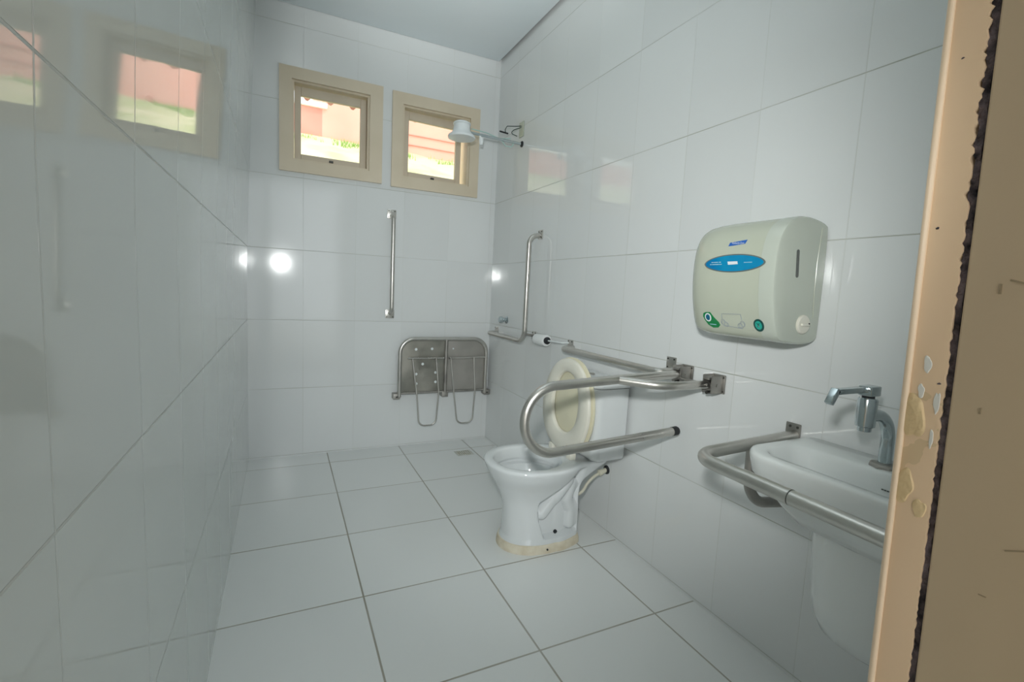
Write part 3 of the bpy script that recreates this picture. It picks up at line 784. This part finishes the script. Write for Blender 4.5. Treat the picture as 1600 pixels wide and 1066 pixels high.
bm = nb(); box(bm, -.315, -.205, -.312, -.222, .0003, .0022, .0008); link('frame', bm, noisy('drain_stain', (.55, .54, .46), (.70, .72, .68), 40, .5), dr)
bm = nb()
for i in range(6): box(bm, -.298+.014*i, -.292+.014*i, -.300, -.234, .0022, .0028)
link('grate', bm, noisy('drain_grate', (.34, .31, .22), (.55, .53, .45), 60, .6), dr)

# ------------------------------------------------------------------ paper towel dispenser
dp = thing('paper_towel_dispenser', 'cream plastic paper towel dispenser with blue oval label on right wall', 'paper towel dispenser', (0, -2.18, 1.14))
PROF = [(-.001, .995), (-.001, 1.296), (-.020, 1.306), (-.060, 1.313), (-.100, 1.316), (-.140, 1.308), (-.170, 1.288), (-.190, 1.258), (-.1985, 1.225), (-.202, 1.18), (-.2005, 1.13), (-.194, 1.08), (-.181, 1.03), (-.166, .995), (-.150, .983), (-.120, .978), (-.060, .974), (-.022, .977), (-.008, .984)]
def chaikin(p, it=2):
    for _ in range(it):
        q = []
        for i in range(len(p)):
            a, b = p[i], p[(i+1) % len(p)]
            q += [(a[0]*.75+b[0]*.25, a[1]*.75+b[1]*.25), (a[0]*.25+b[0]*.75, a[1]*.25+b[1]*.75)]
        p = q
    return p
PR = chaikin(PROF, 2)
def front_x(z):
    t = [p for p in PROF[7:14]]
    for a, b in zip(t, t[1:]):
        if b[1] <= z <= a[1]:
            s_ = (a[1]-z)/(a[1]-b[1]); return a[0]+(b[0]-a[0])*s_
    return t[0][0] if z > t[0][1] else t[-1][0]
def prof_ring(y, s_, sz=None, xs=1):
    sz = sz or s_; zc = 1.146
    return [Vector((min(-.001, p[0]*s_*xs), y, zc+(p[1]-zc)*sz)) for p in PR]
YN, YFAR = -2.316, -2.005
bm = nb(); loft(bm, [prof_ring(YN+.045, 1), prof_ring(YN+.05, 1), prof_ring(-2.11, 1), prof_ring(-2.07, .985, .99), prof_ring(-2.04, .94, .975), prof_ring(-2.02, .87, .955), prof_ring(-2.01, .78, .93), prof_ring(YFAR, .66, .91)])
link('cover', bm, M_disp, dp, True, 50)
bm = nb(); loft(bm, [prof_ring(YN, .955, .97), prof_ring(YN+.003, .985, .99), prof_ring(YN+.012, 1.0, 1.003), prof_ring(YN+.0447, 1.0, 1.003)])
sd = link('side_cheek', bm, M_disp_side, dp, True, 35)
bm = nb(); loft(bm, [prof_ring(YN+.0445, .985, .99), prof_ring(YN+.0452, .985, .99)]); link('joint_line', bm, M_slot, dp)
bm = nb(); rg = []
for dy in (0, .0012):
    ring_ = []
    for k in range(24):
        a = 2*pi*k/24; r_ = .0055; zc_ = .031 if sin(a) >= 0 else -.031
        ring_.append(Vector((-.117+.003*(1 if sin(a) >= 0 else -1)*-1 + r_*cos(a), YN-.0004-dy+.0006, 1.190+zc_+r_*sin(a))))
    rg.append(ring_)
loft(bm, rg); link('level_slot', bm, M_slot, sd)
bm = nb(); lathe(bm, [(.026, -.002), (.026, .004), (.023, .007), (0, .008)], 32, (-.070, YN, 1.030), (0, -1, 0)); kn = link('knob', bm, M_seat, dp)
bm = nb(); box(bm, -.086, -.054, YN-.013, YN-.006, 1.026, 1.034, .002); link('knob_grip', bm, M_seat, kn)
bm = nb(); disc(bm, (-.060, YN-.012, 1.033), (0, -1, 0), .002, 8, .002); link('knob_hole', bm, M_black, kn)
bm = nb(); sweep(bm, [(-.028, YN-.0003, 1.05), (-.034, YN-.0003, 1.12), (-.036, YN-.0003, 1.20), (-.030, YN-.0003, 1.29)], .0012, 6); link('seam', bm, M_disp, sd)
# labels conforming to the curved front
def conform(pts2, off):
    return [Vector((front_x(z)-off, y, z)) for y, z in pts2]
def decal(name, outline2, mat, parent, off=.0008, steps=10):
    """outline2: convex-ish closed polygon in (y,z) star-shaped about its centroid"""
    b = nb(); cy = sum(p[0] for p in outline2)/len(outline2); cz_ = sum(p[1] for p in outline2)/len(outline2)
    ringsd = []
    for s_ in range(steps, 0, -1):
        ringsd.append([b.verts.new(p) for p in conform([(cy+(y-cy)*s_/steps, cz_+(z-cz_)*s_/steps) for y, z in outline2], off)])
    edge = [b.verts.new(p) for p in conform(outline2, -.001)]
    ringsd = [edge]+ringsd
    c = b.verts.new(conform([(cy, cz_)], off)[0]); n_ = len(outline2)
    for p, q in zip(ringsd, ringsd[1:]):
        for k in range(n_): b.faces.new([p[k], p[(k+1) % n_], q[(k+1) % n_], q[k]])
    for k in range(n_): b.faces.new([c, ringsd[-1][k], ringsd[-1][(k+1) % n_]])
    return link(name, b, mat, parent, True, 60)
def ell(cy, cz_, a, b_, n_=48, rot=0, pw=1):
    o_ = []
    for k in range(n_):
        t = 2*pi*k/n_; u = a*cos(t); v = b_*(abs(sin(t))**pw)*(1 if sin(t) >= 0 else -1)
        o_.append((cy+u*cos(rot)-v*sin(rot), cz_+u*sin(rot)+v*cos(rot)))
    return o_
def text_decal(name, s, cy, cz_, height, mat, parent, off, shear=0, width=None):
    cu = bpy.data.curves.new('t', 'FONT'); cu.body = s; cu.size = 1; cu.align_x = 'CENTER'; cu.align_y = 'CENTER'
    cu.resolution_u = 2; to = bpy.data.objects.new('t', cu); COL.objects.link(to)
    dg = bpy.context.evaluated_depsgraph_get(); me = bpy.data.meshes.new_from_object(to.evaluated_get(dg))
    bpy.data.objects.remove(to)
    xs = [v.co.x for v in me.vertices]; wd = max(xs)-min(xs); sc = height; sx = width/wd if width else sc
    for v in me.vertices:
        # the reader faces +x, so letters run towards -y
        y = cy-v.co.x*sx; z = cz_+v.co.y*sc+v.co.x*sx*shear
        v.co = Vector((front_x(z)-off, y, z))
    me.materials.append(mat); o_ = bpy.data.objects.new(name, me); COL.objects.link(o_); o_.parent = parent
    o_.matrix_parent_inverse = parent.matrix_world.inverted(); return o_
OY, OZ = -2.186, 1.189
rimo = decal('label_rim', ell(OY, OZ, .100, .0255, 56, 0, 1.1), M_rim, dp, .0006)
decal('oval_label', ell(OY, OZ, .095, .0222, 56, 0, 1.1), M_blue, rimo, .0014)
def small_print(y0, y1, z, h, seed, parent, n_=5):
    r_ = random.Random(seed); t_ = 0; cuts = sorted(r_.uniform(.1, .9) for _ in range(n_-1)); e_ = [0]+cuts+[1]
    for a_, b_ in zip(e_, e_[1:]):
        ya, yb = y0+(y1-y0)*a_, y0+(y1-y0)*(b_-.03)
        if abs(ya-yb) > .0015: decal('small_print', [(ya, z+h/2), (yb, z+h/2), (yb, z-h/2), (ya, z-h/2)], M_pale, parent, .0021, 1)
small_print(OY+.074, OY+.040, OZ+.004, .0022, 1, rimo)
small_print(OY+.078, OY+.036, OZ-.002, .0022, 2, rimo, 6)
small_print(OY-.036, OY-.062, OZ+.001, .0018, 3, rimo, 4)
decal('label_mark', [(OY+.018, OZ+.005), (OY-.014, OZ+.005), (OY-.017, OZ-.003), (OY+.015, OZ-.004)], M_white, rimo, .002)
decal('brand_label', [(-2.163, 1.2475), (-2.217, 1.2525), (-2.213, 1.2415), (-2.160, 1.2375)], M_logo, dp, .0010)
text_decal('brand_text', 'Kimberly-Clark', -2.191, 1.2447, .008, M_white, dp, .0018, -.06, width=.040)
# green leaf sticker
leaf = [(-2.083, 1.043), (-2.092, 1.047), (-2.108, 1.048), (-2.114, 1.041), (-2.122, 1.032), (-2.136, 1.020), (-2.139, 1.012), (-2.130, 1.004), (-2.112, 1.002), (-2.095, 1.010), (-2.085, 1.024), (-2.081, 1.034)]
lf = decal('leaf_sticker', leaf, M_green, dp, .0012)
decal('sticker_ring', ell(-2.100, 1.032, .0115, .0125, 28), M_white, lf, .0020)
decal('sticker_disc', ell(-2.100, 1.032, .0075, .0088, 24), principled('sticker_blue', (.0, .12, .22), .4), lf, .0026)
small_print(-2.103, -2.126, 1.012, .0025, 4, lf, 4)
# line drawing: a towel held by two hands
bm = nb()
def line(pts2, r_=.0007):
    sweep(bm, conform(pts2, .0008), r_, 5)
def sub(p, n_=6):
    q = []
    for a, b in zip(p, p[1:]):
        q += [(a[0]+(b[0]-a[0])*i/n_, a[1]+(b[1]-a[1])*i/n_) for i in range(n_)]
    return q+[p[-1]]
line(sub([(-2.150, 1.030), (-2.150, 1.046), (-2.214, 1.048), (-2.217, 1.032)]))
line(sub([(-2.158, 1.012), (-2.216, 1.008)]))
for cy, s_ in ((-2.152, 1), (-2.218, -1)):
    for (dy, dz, a, b_) in ((.0, .022, .007, .008), (-.010*s_, .016, .008, .006), (-.004*s_, .018, .010, .007)):
        e_ = ell(cy+dy, 1.0+dz, a, b_, 18, .5*s_); line(e_+[e_[0]], .0006)
link('printed_drawing', bm, M_ink, dp)
tb = decal('round_button', ell(-2.268, 1.022, .0155, .0170, 32), M_dkteal, dp, .0012)
decal('button_centre', ell(-2.268, 1.022, .0100, .0115, 28), M_teal, tb, .0020)
bm = nb(); 
for k in (-1, 1): sweep(bm, conform(sub([(-2.268+.004*k, 1.028), (-2.268-.001*k, 1.022), (-2.268+.003*k, 1.017)], 3), .0026), .0008, 5)
link('button_mark', bm, M_dkteal, tb)

# ------------------------------------------------------------------ wash basin
ba = thing('wash_basin', 'white ceramic wall-hung wash basin with half pedestal next to the door', 'wash basin', (0, -2.555, .6))
BY0, BY1 = -2.782, -2.328; bc = (-.15, (BY0+BY1)/2); nn = 10
def br(x0, x1, y0, y1, r, z, rb=.02): return rrect(x0, x1, y0, y1, [rb, r, r, rb], z, nn)
ZT = .718; xb_ = -.0015
bm = nb()
outer = [br(-.17, xb_, -2.67, -2.44, .05, .548), br(-.218, xb_, -2.70, -2.415, .07, .556), br(-.246, xb_, -2.735, -2.385, .08, .590), br(-.272, xb_, -2.762, -2.350, .085, .635), br(-.288, xb_, -2.775, -2.335, .085, .658), br(-.292, xb_, -2.779, -2.331, .085, .664),
         br(-.299, xb_, BY0, BY1, .085, .700), br(-.300, xb_, BY0, BY1, .085, .710), br(-.297, xb_, BY0+.003, BY1-.003, .083, .716), br(-.291, xb_-.003, BY0+.009, BY1-.009, .078, ZT)]
inner = [br(-.272, -.104, BY0+.030, BY1-.034, .062, ZT, .05), br(-.266, -.110, BY0+.037, BY1-.041, .058, ZT-.004, .048), br(-.258, -.116, BY0+.045, BY1-.050, .055, ZT-.018, .045),
         br(-.246, -.122, BY0+.065, BY1-.075, .05, ZT-.06, .045), br(-.225, -.135, BY0+.10, BY1-.11, .04, ZT-.098, .04), br(-.20, -.15, BY0+.15, BY1-.16, .02, ZT-.112, .02)]
loft(bm, outer+inner); link('basin', bm, M_cer2, ba, True, 60)
bm = nb(); lathe(bm, [(0, 0), (.02, 0), (.022, .003), (0, .004)], 24, (-.175, bc[1]-.005, ZT-.1125)); link('drain', bm, M_chrome, ba)
bm = nb(); disc(bm, (-.118, -2.572, ZT-.034), (-1, 0, .25), .006, 14, .002); 
bm.free()
bm = nb()
for i in range(4): box(bm, -.1235, -.1215, -2.578-.0055*i, -2.574-.0055*i, ZT-.0395, ZT-.037)
link('printed_mark', bm, M_slot, ba, False)
bm = nb()
def ped(z, hw, dep, z2=None):
    pts = []
    for k in range(33):
        a = -pi/2+pi*k/32
        pts.append(Vector((-.03-(dep-.03)*cos(a)**.85 if abs(cos(a)) > 1e-6 else -.03, -2.560+hw*sin(a), z)))
    return [Vector((-.001, -2.560-hw, z))]+pts+[Vector((-.001, -2.560+hw, z))]
loft(bm, [ped(.250, .07, .08), ped(.258, .10, .115), ped(.275, .118, .140), ped(.31, .130, .160), ped(.36, .137, .172), ped(.45, .142, .183), ped(.542, .146, .190), ped(.544, .140, .184)])
pe = link('half_pedestal', bm, M_cer2, ba, True, 50)

# rail around the basin
g = thing('basin_guard_rail', 'steel tube guard rail wrapped around the wash basin', 'grab bar', (0, -2.55, .7))
bm = nb(); RB = .0165
tube(bm, [(-.004, -2.286, .706), (-.395, -2.286, .690), (-.400, -2.805, .688), (-.004, -2.805, .706)], RB, [.062, .062], n=14, seg=20); rl = link('rail', bm, M_steel, g)
bm = nb(); sweep(bm, [(-.3975, -2.545, .6893), (-.3975, -2.547, .6893)], RB+.0004, 20); link('joint', bm, M_screw, rl)
bm = nb(); sweep(bm, [(-.3965, -2.430, .690), (-.3975, -2.545, .6893)], RB+.0006, 20); link('sleeve', bm, M_steel, rl)
for y in (-2.292, -2.800):
    bm = nb(); tube(bm, [(-.185, y, .688), (-.185, y, .535), (-.03, y, .512), (-.006, y, .505)], .0145, [.085, .02], n=12); br_ = link('brace', bm, M_steel_dull, g)
    bm = nb(); box(bm, -.006, -.0005, y-.030, y+.022, .486, .526, .002); link('mounting_plate', bm, M_steel_dull, br_)
    s_ = 1 if y > -2.5 else -1
    bm = nb(); box(bm, -.006, -.0005, min(y-.012, y+.032*s_), max(y+.014, y+.032*s_), .690, .742, .002)
    p_ = link('mounting_plate', bm, M_steel_dull, g)
    screw(p_, (-.0055, y+.018*s_, .732), (-1, 0, 0), .004); screw(p_, (-.0055, y-.004*s_, .732), (-1, 0, 0), .004)

# faucet
FY, FX = -2.552, -.078
fa = thing('faucet', 'chrome lever faucet with curved neck standing on the wash basin', 'faucet', (FX, FY, ZT))
bm = nb(); lathe(bm, [(.030, 0), (.030, .005), (.026, .009), (.016, .010)], 8, (FX, FY, ZT)); link('base_flange', bm, M_steel_dull, fa, True, 25)
bm = nb(); tube(bm, [(FX, FY, ZT+.006), (FX, FY, .845), (-.165, FY, .845)], .0135, .062, n=16, seg=20); link('neck', bm, M_chrome, fa)
CX = -.178
bm = nb(); lathe(bm, [(0, .813), (.013, .813), (.0135, .822), (.0185, .824), (.019, .828), (.019, .884), (.017, .888), (0, .888)], 32, (CX, FY, 0)); link('valve_body', bm, M_chrome, fa)
bm = nb(); lathe(bm, [(.012, 0), (.012, .006)], 20, (CX, FY, .887)); link('stem', bm, M_black, fa)
bm = nb(); box(bm, CX-.017, CX+.022, FY-.014, FY+.014, .892, .914, .003)
box(bm, CX-.125, CX-.012, FY-.008, FY+.008, .901, .913, .002)
b2 = nb(); box(b2, -.030, .006, FY-.008, FY+.008, -.006, .006, .002)
bmesh.ops.transform(b2, matrix=Matrix.Translation((CX-.124, 0, .907)) @ Matrix.Rotation(radians(-55), 4, 'Y'), verts=b2.verts)
me = bpy.data.meshes.new('t'); b2.to_mesh(me); b2.free(); bm.from_mesh(me); bpy.data.meshes.remove(me)
link('lever', bm, M_chrome, fa, True, 30)
